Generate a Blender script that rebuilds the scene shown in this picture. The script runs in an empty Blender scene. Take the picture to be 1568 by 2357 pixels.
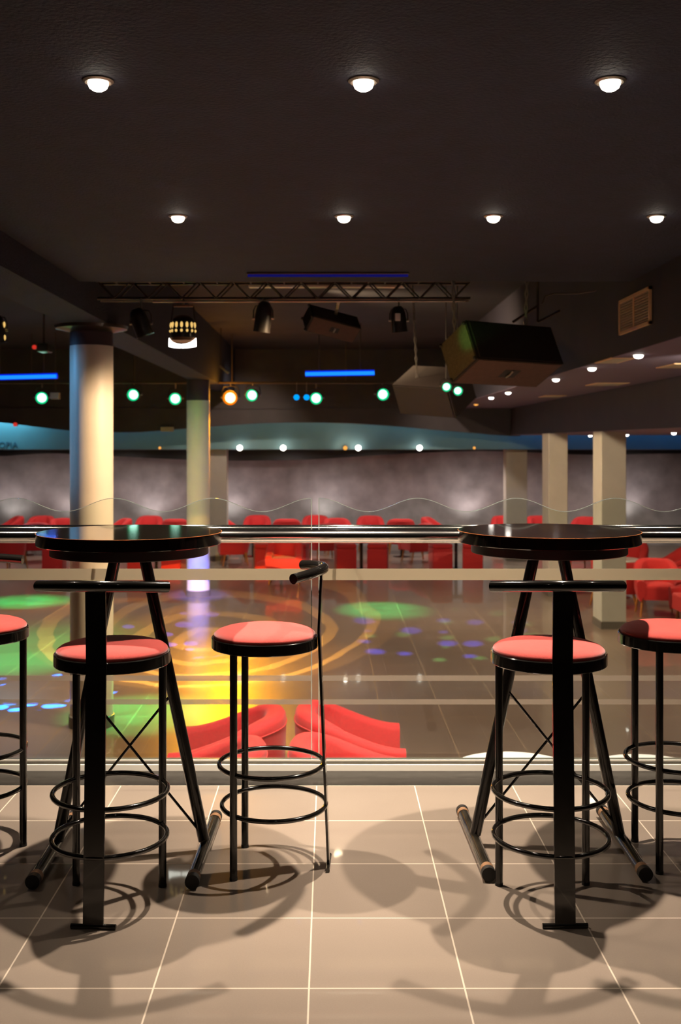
import bpy, bmesh, math, random
from mathutils import Vector, Matrix
random.seed(7)
PI = math.pi
SC = bpy.context.scene
COL = SC.collection

# ------------------------------------------------------------------ camera
F = 2422.0          # focal length in pixels of the 1568x2357 frame
HX, HY, CH = 759.0, 1020.0, 1.4
cd = bpy.data.cameras.new('camera')
cam = bpy.data.objects.new('camera', cd); COL.objects.link(cam)
cam.location = (0, 0, CH); cam.rotation_euler = (PI/2, 0, 0)
cd.sensor_fit = 'VERTICAL'; cd.sensor_height = 36.0; cd.lens = 36.0*F/2357.0
cd.shift_x = (784-HX)/2357.0; cd.shift_y = -(1178.5-HY)/2357.0
cd.clip_start = .05; cd.clip_end = 100
cd.dof.use_dof = True; cd.dof.focus_distance = 3.5; cd.dof.aperture_fstop = 4.5
SC.camera = cam

# ------------------------------------------------------------------ world, exposure
w = bpy.data.worlds.new('world'); SC.world = w; w.use_nodes = True
w.node_tree.nodes['Background'].inputs[0].default_value = (.5, .5, .6, 1)
w.node_tree.nodes['Background'].inputs[1].default_value = .004
SC.view_settings.view_transform = 'Standard'; SC.view_settings.look = 'None'
SC.view_settings.exposure = 0.0; SC.view_settings.gamma = 1.0
SC.view_settings.use_curve_mapping = False

WARM = (1.0, .83, .67)
P_ROW1, P_ROW2, P_ROW0 = 420, 420, 10
P_HALL = 130
FZ = -1.25          # level of the lower dance floor
CZ = 2.72           # platform ceiling
HZ = 3.42           # dance hall ceiling

def light(name, kind, loc, power, color, size=.03, target=None, angle=150, blend=.6, parent=None):
    l = bpy.data.lights.new(name, kind); l.energy = power; l.color = color
    if kind == 'AREA': l.shape = 'RECTANGLE'
    else: l.shadow_soft_size = size
    if kind == 'SPOT': l.spot_size = math.radians(angle); l.spot_blend = blend
    o = bpy.data.objects.new(name, l); COL.objects.link(o); o.location = loc
    if target is not None:
        d = Vector(target)-Vector(loc); o.rotation_euler = d.to_track_quat('-Z', 'Y').to_euler()
    if parent is not None:
        o.parent = parent; o.location = Vector(loc)-Vector(parent.location)
    return o

# ------------------------------------------------------------------ materials
def newmat(name):
    m = bpy.data.materials.new(name); m.use_nodes = True
    nt = m.node_tree; return m, nt, nt.nodes['Principled BSDF']
def mat(name, col, rough=.5, metal=0, coat=0, noise=0, nscale=30, bump=0, bscale=200, sheen=0, spec=.5, rvar=0):
    m, nt, b = newmat(name); N, L = nt.nodes, nt.links
    b.inputs['Base Color'].default_value = (*col, 1); b.inputs['Roughness'].default_value = rough
    b.inputs['Metallic'].default_value = metal; b.inputs['Coat Weight'].default_value = coat
    b.inputs['Coat Roughness'].default_value = .05; b.inputs['Specular IOR Level'].default_value = spec
    if sheen: b.inputs['Sheen Weight'].default_value = sheen; b.inputs['Sheen Roughness'].default_value = .4
    tc = N.new('ShaderNodeTexCoord')
    if noise or rvar:
        n = N.new('ShaderNodeTexNoise'); n.inputs['Scale'].default_value = nscale; n.inputs['Detail'].default_value = 6
        L.new(tc.outputs['Object'], n.inputs['Vector'])
    if noise:
        r = N.new('ShaderNodeValToRGB')
        r.color_ramp.elements[0].position = .3; r.color_ramp.elements[1].position = .7
        r.color_ramp.elements[0].color = (*[c*(1-noise) for c in col], 1)
        r.color_ramp.elements[1].color = (*[min(1, c*(1+noise)) for c in col], 1)
        L.new(n.outputs['Fac'], r.inputs['Fac']); L.new(r.outputs['Color'], b.inputs['Base Color'])
    if rvar:
        mr = N.new('ShaderNodeMapRange'); mr.inputs['To Min'].default_value = max(.01, rough-rvar); mr.inputs['To Max'].default_value = rough+rvar
        L.new(n.outputs['Fac'], mr.inputs['Value']); L.new(mr.outputs['Result'], b.inputs['Roughness'])
    if bump:
        n2 = N.new('ShaderNodeTexNoise'); n2.inputs['Scale'].default_value = bscale; n2.inputs['Detail'].default_value = 4
        L.new(tc.outputs['Object'], n2.inputs['Vector'])
        bp = N.new('ShaderNodeBump'); bp.inputs['Strength'].default_value = bump; bp.inputs['Distance'].default_value = .01
        L.new(n2.outputs['Fac'], bp.inputs['Height']); L.new(bp.outputs['Normal'], b.inputs['Normal'])
    return m
def emis(name, col, s):
    m = bpy.data.materials.new(name); m.use_nodes = True; nt = m.node_tree; nt.nodes.clear()
    e = nt.nodes.new('ShaderNodeEmission'); e.inputs[0].default_value = (*col, 1); e.inputs[1].default_value = s
    o = nt.nodes.new('ShaderNodeOutputMaterial'); nt.links.new(e.outputs[0], o.inputs[0]); return m
def tiles(name, c1, c2, grout, size, ox, oy, gw, rough, coat, mottled=.1, spec=.5):
    m, nt, b = newmat(name); N, L = nt.nodes, nt.links
    g = N.new('ShaderNodeNewGeometry'); s = N.new('ShaderNodeSeparateXYZ'); L.new(g.outputs['Position'], s.inputs[0])
    def mth(op, a, bb=None):
        n = N.new('ShaderNodeMath'); n.operation = op
        for i, v in enumerate((a, bb)):
            if v is None: continue
            if isinstance(v, (int, float)): n.inputs[i].default_value = v
            else: L.new(v, n.inputs[i])
        return n.outputs[0]
    masks, cells = [], []
    for ax, off in (('X', ox), ('Y', oy)):
        t = mth('DIVIDE', mth('SUBTRACT', s.outputs[ax], off), size)
        cells.append(mth('FLOOR', t))
        d = mth('ABSOLUTE', mth('SUBTRACT', t, mth('ROUND', t)))
        masks.append(mth('LESS_THAN', d, gw/size/2))
    gm = mth('MAXIMUM', masks[0], masks[1])
    cx = N.new('ShaderNodeCombineXYZ'); L.new(cells[0], cx.inputs[0]); L.new(cells[1], cx.inputs[1])
    wn = N.new('ShaderNodeTexWhiteNoise'); wn.noise_dimensions = '3D'; L.new(cx.outputs[0], wn.inputs['Vector'])
    n1 = N.new('ShaderNodeTexNoise'); n1.inputs['Scale'].default_value = 260; n1.inputs['Detail'].default_value = 3
    L.new(g.outputs['Position'], n1.inputs['Vector'])
    n2 = N.new('ShaderNodeTexNoise'); n2.inputs['Scale'].default_value = 5; n2.inputs['Detail'].default_value = 5
    L.new(g.outputs['Position'], n2.inputs['Vector'])
    f = mth('ADD', mth('MULTIPLY', n1.outputs['Fac'], .5), mth('ADD', mth('MULTIPLY', n2.outputs['Fac'], .25), mth('MULTIPLY', wn.outputs['Value'], .25)))
    mx = N.new('ShaderNodeMix'); mx.data_type = 'RGBA'; L.new(f, mx.inputs[0])
    mx.inputs[6].default_value = (*c1, 1); mx.inputs[7].default_value = (*c2, 1)
    m2 = N.new('ShaderNodeMix'); m2.data_type = 'RGBA'; L.new(gm, m2.inputs[0]); L.new(mx.outputs[2], m2.inputs[6])
    m2.inputs[7].default_value = (*grout, 1); L.new(m2.outputs[2], b.inputs['Base Color'])
    rr = mth('ADD', rough, mth('MULTIPLY', gm, .4)); L.new(rr, b.inputs['Roughness'])
    b.inputs['Coat Weight'].default_value = coat; b.inputs['Coat Roughness'].default_value = .03
    b.inputs['Specular IOR Level'].default_value = spec
    bp = N.new('ShaderNodeBump'); bp.inputs['Strength'].default_value = .08; bp.inputs['Distance'].default_value = .002
    L.new(n2.outputs['Fac'], bp.inputs['Height']); L.new(bp.outputs['Normal'], b.inputs['Normal'])
    return m
def thin_glass(name, tint=(.93, .97, .95), rough=0.0):
    m = bpy.data.materials.new(name); m.use_nodes = True; nt = m.node_tree; nt.nodes.clear(); N, L = nt.nodes, nt.links
    t = N.new('ShaderNodeBsdfTransparent'); t.inputs[0].default_value = (*tint, 1)
    g = N.new('ShaderNodeBsdfGlossy'); g.inputs['Roughness'].default_value = rough
    lw = N.new('ShaderNodeLayerWeight'); lw.inputs[0].default_value = .5     # Schlick curve, the same from both sides
    pw = N.new('ShaderNodeMath'); pw.operation = 'POWER'; L.new(lw.outputs['Facing'], pw.inputs[0]); pw.inputs[1].default_value = 5
    fr = N.new('ShaderNodeMath'); fr.operation = 'MULTIPLY_ADD'; L.new(pw.outputs[0], fr.inputs[0]); fr.inputs[1].default_value = .9; fr.inputs[2].default_value = .035
    mx = N.new('ShaderNodeMixShader'); L.new(fr.outputs[0], mx.inputs[0]); L.new(t.outputs[0], mx.inputs[1]); L.new(g.outputs[0], mx.inputs[2])
    o = N.new('ShaderNodeOutputMaterial'); L.new(mx.outputs[0], o.inputs[0]); return m
def film(name, col, alpha):
    m = bpy.data.materials.new(name); m.use_nodes = True; nt = m.node_tree; nt.nodes.clear(); N, L = nt.nodes, nt.links
    t = N.new('ShaderNodeBsdfTransparent')
    d = N.new('ShaderNodeBsdfDiffuse'); d.inputs[0].default_value = (*col, 1)
    tr = N.new('ShaderNodeBsdfTranslucent'); tr.inputs[0].default_value = (*col, 1)
    m1 = N.new('ShaderNodeMixShader'); m1.inputs[0].default_value = .5; L.new(d.outputs[0], m1.inputs[1]); L.new(tr.outputs[0], m1.inputs[2])
    m2 = N.new('ShaderNodeMixShader'); m2.inputs[0].default_value = alpha; L.new(t.outputs[0], m2.inputs[1]); L.new(m1.outputs[0], m2.inputs[2])
    o = N.new('ShaderNodeOutputMaterial'); L.new(m2.outputs[0], o.inputs[0]); return m

M = dict(
 tile=tiles('platform_tile', (.25, .20, .16), (.34, .28, .225), (.66, .56, .44), .4, -.053, 2.702, .0045, .2, .7),
 dtile=tiles('dance_tile', (.17, .113, .082), (.25, .170, .125), (.36, .26, .16), .6, -.1, 9.0, .007, .34, .45, spec=.8),
 stone=mat('dark_stone', (.028, .025, .022), .22, spec=.2, noise=.3),
 alu=mat('satin_aluminium', (.90, .85, .74), .45),
 alud=mat('dark_gasket', (.12, .11, .09), .3),
 chrome=mat('chrome', (.85, .83, .80), .12, metal=1),
 glass=thin_glass('railing_glass'),
 gedge=mat('glass_edge', (.75, .85, .78), .12, metal=.7),
 film1=film('frosted_film', (.52, .45, .32), .9),
 film2=film('frosted_film_thin', (.45, .38, .31), .6),
 black=mat('black_paint', (.007, .006, .0055), .22, coat=.5, rvar=.05, nscale=40),
 blacktube=mat('black_gloss_tube', (.008, .007, .006), .14, coat=.8),
 btop=mat('black_laminate', (.008, .007, .006), .09, coat=.6, rvar=.03, nscale=20),
 bedge=mat('black_edge_band', (.012, .010, .009), .4),
 glint=mat('edge_highlight', (.45, .16, .05), .3, metal=.5),  # orange highlight on the bevelled table edges, put in as colour
 rubber=mat('rubber', (.012, .011, .010), .6),
 collar=mat('tan_collar', (.30, .16, .08), .5),
 worn=mat('worn_black_tube', (.02, .017, .012), .2, coat=.6, noise=.6, nscale=18),
 red=mat('coral_red_fabric', (.55, .055, .042), .85, noise=.07, nscale=120, bump=.25, bscale=600, sheen=.5),
 red2=mat('red_fabric', (.60, .022, .024), .8, noise=.08, nscale=60, bump=.2, bscale=400, sheen=.15),
 wood=mat('orange_wood', (.42, .15, .03), .35, noise=.25, nscale=12, coat=.3),
 ceil=mat('ceiling_paint', (.008, .0115, .029), .8, noise=.25, nscale=9, bump=.6, bscale=60),
 hceil=mat('hall_ceiling_paint', (.024, .019, .024), .8, noise=.2, nscale=2),
 purple=mat('bulkhead_paint', (.020, .017, .028), .6, noise=.12, nscale=3),
 soffit=mat('soffit_paint', (.042, .032, .036), .6, noise=.15, nscale=3),
 lav=mat('soffit_purple_light', (.22, .17, .23), .7),  # lavender light on the soffit underside, put into its colour
 lavd=mat('low_ceiling_purple_light', (.13, .095, .15), .7),  # purple light under the low ceiling, given as surface colour
 teal=mat('teal_paint', (.16, .30, .33), .6, noise=.06, nscale=2),
 blackv=mat('valance_black', (.010, .012, .016), .5),
 plaster=mat('grey_plaster', (.30, .27, .28), .8, noise=.25, nscale=2.2, bump=.3, bscale=12),
 white=mat('column_paint', (.72, .66, .56), .45, noise=.03, nscale=5),
 colg=mat('column_grey_paint', (.50, .47, .41), .6, noise=.04, nscale=5),
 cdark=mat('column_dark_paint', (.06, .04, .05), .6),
 cbase=mat('column_base_grey', (.14, .12, .10), .4),
 wall=mat('dark_wall_paint', (.03, .032, .038), .8, noise=.2, nscale=3),
 steel=mat('dull_steel', (.35, .31, .26), .4, metal=.8),
 dsteel=mat('dark_steel', (.10, .08, .065), .45, metal=.6),
 cans=mat('black_can', (.02, .016, .012), .35, coat=.3, noise=.4, nscale=15),
 spk=mat('speaker_dark', (.020, .012, .009), .55, noise=.15, nscale=20),
 spko=mat('speaker_carpet', (.10, .075, .03), .8, noise=.2, nscale=40),
 spkb=mat('speaker_brown', (.10, .05, .032), .7, noise=.12, nscale=30),
 vent=mat('vent_cream', (.75, .48, .24), .5),
 ventd=mat('vent_slats', (.45, .36, .24), .6),
 tubeoff=mat('fixture_white', (.42, .38, .25), .5),
 wtable=mat('white_table', (.82, .78, .74), .3, coat=.3),
 batten=mat('batten_white', (.85, .80, .62), .5),
 sign=mat('sign_dark_blue', (.05, .12, .17), .6),
 bulb=emis('bulb_glow', (1, .88, .72), 14),
 bulb2=emis('small_bulb_glow', (1, .92, .82), 10),
 green=emis('green_fringe_glow', (.0, .75, .26), 1.1),
 greenw=emis('green_core_glow', (.5, 1, .8), 3),
 orange=emis('orange_fringe_glow', (1, .17, .0), 1.5),
 orangew=emis('orange_core_glow', (1, .80, .38), 3),
 blue=emis('blue_led_glow', (.0, .32, 1), 1.3),
 uv=emis('blue_tube_glow', (.01, .22, 1), 1.5),
 uvc=emis('blue_tube_fringe_glow', (.0, .02, .9), 1.0),
 ventglow=emis('vent_slot_glow', (1, .62, .18), .9),
 mouth=emis('lamp_mouth_glow', (1, .93, .85), 6),
 redled=emis('red_led_glow', (1, .05, .03), .6),
 amber=emis('amber_glow', (1, .42, .08), 1.2),
 uvdim=emis('dim_blue_glow', (.03, .03, .6), .16),
)

# ------------------------------------------------------------------ mesh helpers
class MB:
    def __init__(s): s.v = []; s.f = []
    def add(s, v, f):
        o = len(s.v); s.v += [tuple(p) for p in v]; s.f += [tuple(i+o for i in q) for q in f]; return s
    def box(s, x0, y0, z0, x1, y1, z1):
        v = [(x0,y0,z0),(x1,y0,z0),(x1,y1,z0),(x0,y1,z0),(x0,y0,z1),(x1,y0,z1),(x1,y1,z1),(x0,y1,z1)]
        return s.add(v, [(0,3,2,1),(4,5,6,7),(0,1,5,4),(1,2,6,5),(2,3,7,6),(3,0,4,7)])
    def bbox(s, x0, y0, z0, x1, y1, z1, b=.01, seg=2):
        bm = bmesh.new(); r = bmesh.ops.create_cube(bm, size=1)
        for v in bm.verts: v.co = ((x0+x1)/2+v.co.x*(x1-x0), (y0+y1)/2+v.co.y*(y1-y0), (z0+z1)/2+v.co.z*(z1-z0))
        bmesh.ops.bevel(bm, geom=list(bm.edges), offset=b, segments=seg, affect='EDGES', profile=.5)
        bm.verts.ensure_lookup_table(); bm.verts.index_update()
        s.add([v.co[:] for v in bm.verts], [[v.index for v in f.verts] for f in bm.faces]); bm.free(); return s
    def tube(s, pts, r, n=14, closed=False, cap=True, r1=None):
        pts = [Vector(p) for p in pts]; m = len(pts); rings = []
        up = None
        for i, p in enumerate(pts):
            a = pts[(i-1) % m] if (closed or i > 0) else p; b = pts[(i+1) % m] if (closed or i < m-1) else p
            t = (b-a).normalized()
            if up is None: up = Vector((0,0,1)) if abs(t.z) < .9 else Vector((1,0,0))
            u = (up - t*up.dot(t)).normalized(); w_ = t.cross(u); up = u
            rr = r if r1 is None else r+(r1-r)*i/(m-1)
            rings.append([p+u*math.cos(2*PI*k/n)*rr+w_*math.sin(2*PI*k/n)*rr for k in range(n)])
        v = [q for rg in rings for q in rg]; f = []
        for i in range(m if closed else m-1):
            j = (i+1) % m
            for k in range(n): f.append((i*n+k, i*n+(k+1) % n, j*n+(k+1) % n, j*n+k))
        if cap and not closed: f.append(tuple(range(n))[::-1]); f.append(tuple((m-1)*n+k for k in range(n)))
        return s.add(v, f)
    def lathe(s, prof, n=48, c=(0,0,0), mtx=None):
        v = []; f = []; idx = []
        for r, z in prof:
            if r < 1e-6: idx.append([len(v)]*n); v.append((0,0,z))
            else:
                idx.append([len(v)+k for k in range(n)]); v += [(r*math.cos(2*PI*k/n), r*math.sin(2*PI*k/n), z) for k in range(n)]
        for a, b in zip(idx, idx[1:]):
            for k in range(n):
                q = [a[k], a[(k+1) % n], b[(k+1) % n], b[k]]; u = []
                for x in q:
                    if x not in u: u.append(x)
                if len(u) > 2: f.append(u)
        v = [Vector(p) for p in v]
        if mtx is not None: v = [mtx @ p for p in v]
        v = [p+Vector(c) for p in v]
        return s.add(v, f)
    def ellipsoid(s, c, rx, ry, rz, n=16, m=8):
        prof = [(math.sin(PI*i/m), -math.cos(PI*i/m)) for i in range(m+1)]
        prof[0] = (0, -1); prof[-1] = (0, 1)
        t = MB().lathe(prof, n)
        return s.add([(c[0]+p[0]*rx, c[1]+p[1]*ry, c[2]+p[2]*rz) for p in t.v], t.f)
    def prism(s, pts, z0, z1):
        n = len(pts); v = [(x,y,z0) for x,y in pts]+[(x,y,z1) for x,y in pts]
        return s.add(v, [tuple(range(n))[::-1], tuple(range(n,2*n))]+[(i,(i+1)%n,n+(i+1)%n,n+i) for i in range(n)])
    def build(s, name, m, parent=None, smooth=35, recalc=True):
        me = bpy.data.meshes.new(name); me.from_pydata(s.v, [], s.f); me.validate()
        if recalc:
            bm = bmesh.new(); bm.from_mesh(me); bmesh.ops.recalc_face_normals(bm, faces=bm.faces); bm.to_mesh(me); bm.free()
        if smooth:
            me.shade_smooth(); me.set_sharp_from_angle(angle=math.radians(smooth))
        me.materials.append(m); o = bpy.data.objects.new(name, me); COL.objects.link(o)
        if parent is not None: o.parent = parent
        return o
def tag(o, label, cat, group=None, kind=None):
    if label: o['label'] = label
    if cat: o['category'] = cat
    if group: o['group'] = group
    if kind: o['kind'] = kind
    return o
def thing(name, label, cat, loc=(0,0,0), rz=0, group=None):
    o = bpy.data.objects.new(name, None); COL.objects.link(o); o.location = loc; o.rotation_euler = (0,0,rz)
    o.empty_display_size = .05
    return tag(o, label, cat, group)
def struct(o): o['kind'] = 'structure'; return o
def dup(o, loc, rz, label, group=None):
    r = o.copy(); COL.objects.link(r); r.location = loc; r.rotation_euler = (0,0,rz); r['label'] = label
    if group: r['group'] = group
    for ch in list(o.children):
        c = ch.copy(); COL.objects.link(c); c.parent = r
        for g in list(ch.children):
            d = g.copy(); COL.objects.link(d); d.parent = c
    return r
def W(px, py, Y): return Vector(((px-HX)/F*Y, Y, CH-(py-HY)/F*Y))   # photo measurement -> place at depth Y

# ------------------------------------------------------------------ the setting
def sbox(name, m, *b): return struct(MB().box(*b).build(name, m, smooth=0))
sbox('floor', M['tile'], -6, -3, -.3, 6, 4.303, 0)
sbox('floor', M['dtile'], -9.2, 4.62, FZ-.2, 9.8, 27.4, FZ)
sbox('trim_1', M['stone'], -6, 4.303, -.3, 6, 4.62, -.0005)            # dark stone kerb at the platform edge
sbox('wall_platform', M['wall'], -6, 4.5, FZ, 6, 4.62, -.3)
t = MB().box(-5.2, 4.50, 0, 5.2, 4.504, .022).box(-5.2, 4.50, .022, 5.2, 4.56, .0225)
sbox('trim_2', M['alu'], -5.2, 4.495, -.0005, 5.2, 4.508, .026)          # clamping channel of the glass railing
sbox('trim_3', M['alud'], -5.2, 4.508, -.0005, 5.2, 4.55, .040)
sbox('trim_4', M['alu'], -5.2, 4.500, .040, 5.2, 4.504, .046)
sbox('ceiling', M['ceil'], -9.2, -3, CZ, 2.46, 8.6, HZ+.2)
sbox('ceiling', M['hceil'], -9.2, 8.6, HZ, 2.46, 22.6, HZ+.2)
sbox('ceiling', M['purple'], 2.46, -3, 2.15, 3.88, 22.6, HZ+.2)
sbox('ceiling', M['soffit'], 3.88, -3, 1.575, 9.8, 22.6, HZ+.2)
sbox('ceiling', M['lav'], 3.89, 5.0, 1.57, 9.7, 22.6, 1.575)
sbox('ceiling', M['lavd'], 2.461, -2.9, 2.145, 3.88, 22.57, 2.15)
sbox('ceiling', M['soffit'], -9.2, 22.9, 2.25, 9.8, 23.4, 2.35)
sbox('ceiling', M['soffit'], -9.2, 23.45, 1.262, 9.8, 27.4, 2.35)
sbox('wall_left', M['wall'], -9.3, -3, FZ, -9.2, 27.4, HZ)
sbox('wall_right', M['plaster'], 9.8, -3, FZ, 9.9, 27.4, HZ)
sbox('wall_back', M['plaster'], -9.2, 27.3, FZ, 9.8, 27.4, 2.15)
sbox('wall_front', M['wall'], -9.2, -3.1, FZ, 9.8, -3, HZ)
sbox('trim_5', M['ceil'], -2.44, -2.9, 2.5, -2.04, 22.6, HZ)             # beam over the round columns
def wavy(name, m, pts, Y, top, th):
    # a board whose lower edge waves; pts are (x, z)
    def cat(p0, p1, p2, p3, t): return .5*((2*p1)+(-p0+p2)*t+(2*p0-5*p1+4*p2-p3)*t*t+(-p0+3*p1-3*p2+p3)*t**3)
    out = []
    P = [pts[0]]+pts+[pts[-1]]
    for i in range(1, len(P)-2):
        for k in range(8):
            t_ = k/8; out.append((P[i][0]+(P[i+1][0]-P[i][0])*t_, cat(P[i-1][1], P[i][1], P[i+1][1], P[i+2][1], t_)))
    out.append(pts[-1]); b = MB(); n = len(out); v = []
    for x, z in out: v += [(x, Y, z), (x, Y, top), (x, Y+th, z), (x, Y+th, top)]
    f = []
    for i in range(n-1):
        a, c = 4*i, 4*i+4
        f += [(a, c, c+1, a+1), (a+2, a+3, c+3, c+2), (a, a+2, c+2, c), (a+1, c+1, c+3, a+3)]
    f += [(0, 1, 3, 2), (4*n-4, 4*n-2, 4*n-1, 4*n-3)]
    return struct(b.add(v, f).build(name, m, smooth=30))
def zz(px, py, Y): p = W(px, py, Y); return (p.x, p.z)
wavy('trim_6', M['soffit'], [(-9.2, 1.95), (-8, 1.92)]+[zz(a, b, 22.6) for a, b in ((0,972),(80,982),(160,991),(300,995),(430,986),(520,979),(600,974),(700,972),(790,974),(900,980),(1000,989),(1100,997),(1174,1003))]+[(4.1, 1.55)], 22.6, HZ+.1, .3)
wavy('trim_7', M['blackv'], [(-9.2, 1.1)]+[zz(a, b, 26.1) for a, b in ((0,1050),(100,1044),(160,1045),(300,1052),(430,1058),(520,1060),(600,1060),(700,1058),(790,1053),(900,1046),(1000,1041),(1100,1038),(1190,1040),(1300,1045),(1400,1047),(1480,1045),(1568,1044))]+[(9.8, 1.13)], 26.1, 1.235, .12)
sbox('trim_8', M['teal'], -9.2, 23.4, 1.262, 9.8, 23.45, 2.25)
sbox('trim_9', M['soffit'], -9.2, 22.57, 2.135, 3.88, 22.6, 2.155)
t = bpy.data.curves.new('wall_lettering', 'FONT'); t.body = 'OPIA'; t.size = .19; t.extrude = .004; t.align_x = 'LEFT'
to = bpy.data.objects.new('wall_lettering', t); COL.objects.link(to); to.location = W(-3, 1031, 23.393); to.rotation_euler = (PI/2, 0, 0)
t.materials.append(M['sign']); bpy.context.view_layer.update()
me_ = bpy.data.meshes.new_from_object(to.evaluated_get(bpy.context.evaluated_depsgraph_get())); mw = to.matrix_world.copy()
bpy.data.objects.remove(to); to = bpy.data.objects.new('wall_lettering', me_); COL.objects.link(to); to.matrix_world = mw
tag(to, 'thin dark blue lettering on the teal band at the far left', 'lettering')

# ------------------------------------------------------------------ columns
def round_column(px, Y, ztop, label, capital=False):
    c = thing('round_column', label, 'column', ((px-HX)/F*Y, Y, FZ), 0)
    MB().lathe([(0,.0),(.2,0),(.2,ztop-FZ),(0,ztop-FZ)], 64).build('shaft', M['white'], c)
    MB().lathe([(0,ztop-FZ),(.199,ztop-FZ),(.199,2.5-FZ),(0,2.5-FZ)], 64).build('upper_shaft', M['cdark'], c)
    MB().lathe([(.2,0),(.212,0),(.212,.10),(.2,.105)], 64).build('base_ring', M['cbase'], c)
    if capital: MB().lathe([(0,2.44-FZ),(.2,2.44-FZ),(.33,2.47-FZ),(.34,2.499-FZ),(0,2.499-FZ)], 64).build('capital', M['cans'], c)
    return c
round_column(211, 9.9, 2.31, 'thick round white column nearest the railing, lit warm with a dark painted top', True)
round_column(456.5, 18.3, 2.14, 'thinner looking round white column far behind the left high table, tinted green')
def square_column(x0, x1, y0, y1, ztop, zc, label):
    cx, cy = (x0+x1)/2, (y0+y1)/2; hx, hy = (x1-x0)/2, (y1-y0)/2
    c = thing('square_column', label, 'column', (cx, cy, FZ))
    MB().bbox(-hx, -hy, .1, hx, hy, ztop-FZ, .006, 1).build('shaft', M['colg'], c)
    MB().box(-hx-.008, -hy-.008, 0, hx+.008, hy+.008, .1).build('base_ring', M['cbase'], c, smooth=0)
    if zc > ztop: MB().box(-hx+.001, -hy+.001, ztop-FZ, hx-.001, hy-.001, zc-FZ).build('upper_shaft', M['cdark'], c, smooth=0)
square_column(3.877, 4.23, 15.0, 15.49, 1.57, 1.57, 'widest beige square column, nearest of the row of three on the right')
square_column(3.79, 4.12, 18.2, 18.75, 1.57, 1.57, 'middle one of three beige square columns on the right')
square_column(3.98, 4.45, 23.7, 24.1, 1.262, 1.262, 'farthest and narrowest beige square column on the right, beside the lounge')
square_column(-2.74, -2.32, 23.7, 24.1, 1.262, 1.262, 'beige square column standing right behind the green-tinted round column')

# ------------------------------------------------------------------ glass railing
GY = 4.52
def wave_z(x, xe): return 1.133+.029*math.cos(2*PI*(x-xe)/.425)
def panel(x0, x1, xe, label):
    c = thing('glass_panel', label, 'glass panel', ((x0+x1)/2, GY, .04), 0, None)
    ox = (x0+x1)/2; n = int((x1-x0)/.02); v = []; f = []; vt = []; ft = []
    for i in range(n+1):
        x = x0+(x1-x0)*i/n; z = wave_z(x, xe)-.04
        v += [(x-ox, 0, 0), (x-ox, 0, z), (x-ox, .010, 0), (x-ox, .010, z)]
        vt += [(x-ox, 0, z), (x-ox, 0, z+.0025), (x-ox, .010, z), (x-ox, .010, z+.0025)]
        if i < n:
            a, b = 4*i, 4*i+4
            f += [(a, b, b+1, a+1), (a+2, a+3, b+3, b+2)]
            ft += [(a, b, b+1, a+1), (a+2, a+3, b+3, b+2), (a+1, b+1, b+3, a+3), (a, a+2, b+2, b)]
    ft += [(0, 1, 3, 2), (4*n, 4*n+2, 4*n+3, 4*n+1)]
    MB().add(v, f).build('glass_pane', M['glass'], c, smooth=0)
    MB().add(vt, ft).build('wavy_edge', M['gedge'], c, smooth=40)['label'] = 'thin polished wavy top edge'
    xi = x1 if abs(x1) < abs(x0) else x0
    MB().box(xi-ox-.002, -.001, 0, xi-ox+.002, .011, wave_z(xi, xe)-.04).build('side_edge', M['gedge'], c, smooth=0)
    for (za, zb, m_) in ((.812, .861, 'film1'), (.379, .402, 'film2'), (.278, .300, 'film2')):
        MB().box(x0-ox, -.0012, za-.04, x1-ox, -.0006, zb-.04).build('frosted_stripe', M[m_], c, smooth=0)
    return c
panel(-5.1, -.078, -.078, 'left glass railing panel with wavy top edge and three frosted stripes')
panel(-.046, 5.1, -.046, 'right glass railing panel with wavy top edge and three frosted stripes')
for (y, r, z, lab) in ((4.40, .029, 1.011, 'thick polished chrome handrail on the near side of the glass railing'), (4.66, .022, 1.016, 'slimmer chrome handrail on the far side of the glass railing')):
    c = thing('handrail', lab, 'handrail', (0, y, z))
    MB().tube([(-5.1,0,0),(5.1,0,0)], r, 32).build('rail_tube', M['chrome'], c)
    s = 1 if y < GY else -1
    for x in (-4.2, -2.6, -1.0, .03, 1.7, 3.3, 4.7):
        MB().tube([(x, s*r*.8, 0), (x, (GY+.005-y), 0)], .007, 12).build('bracket', M['chrome'], c)

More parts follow.
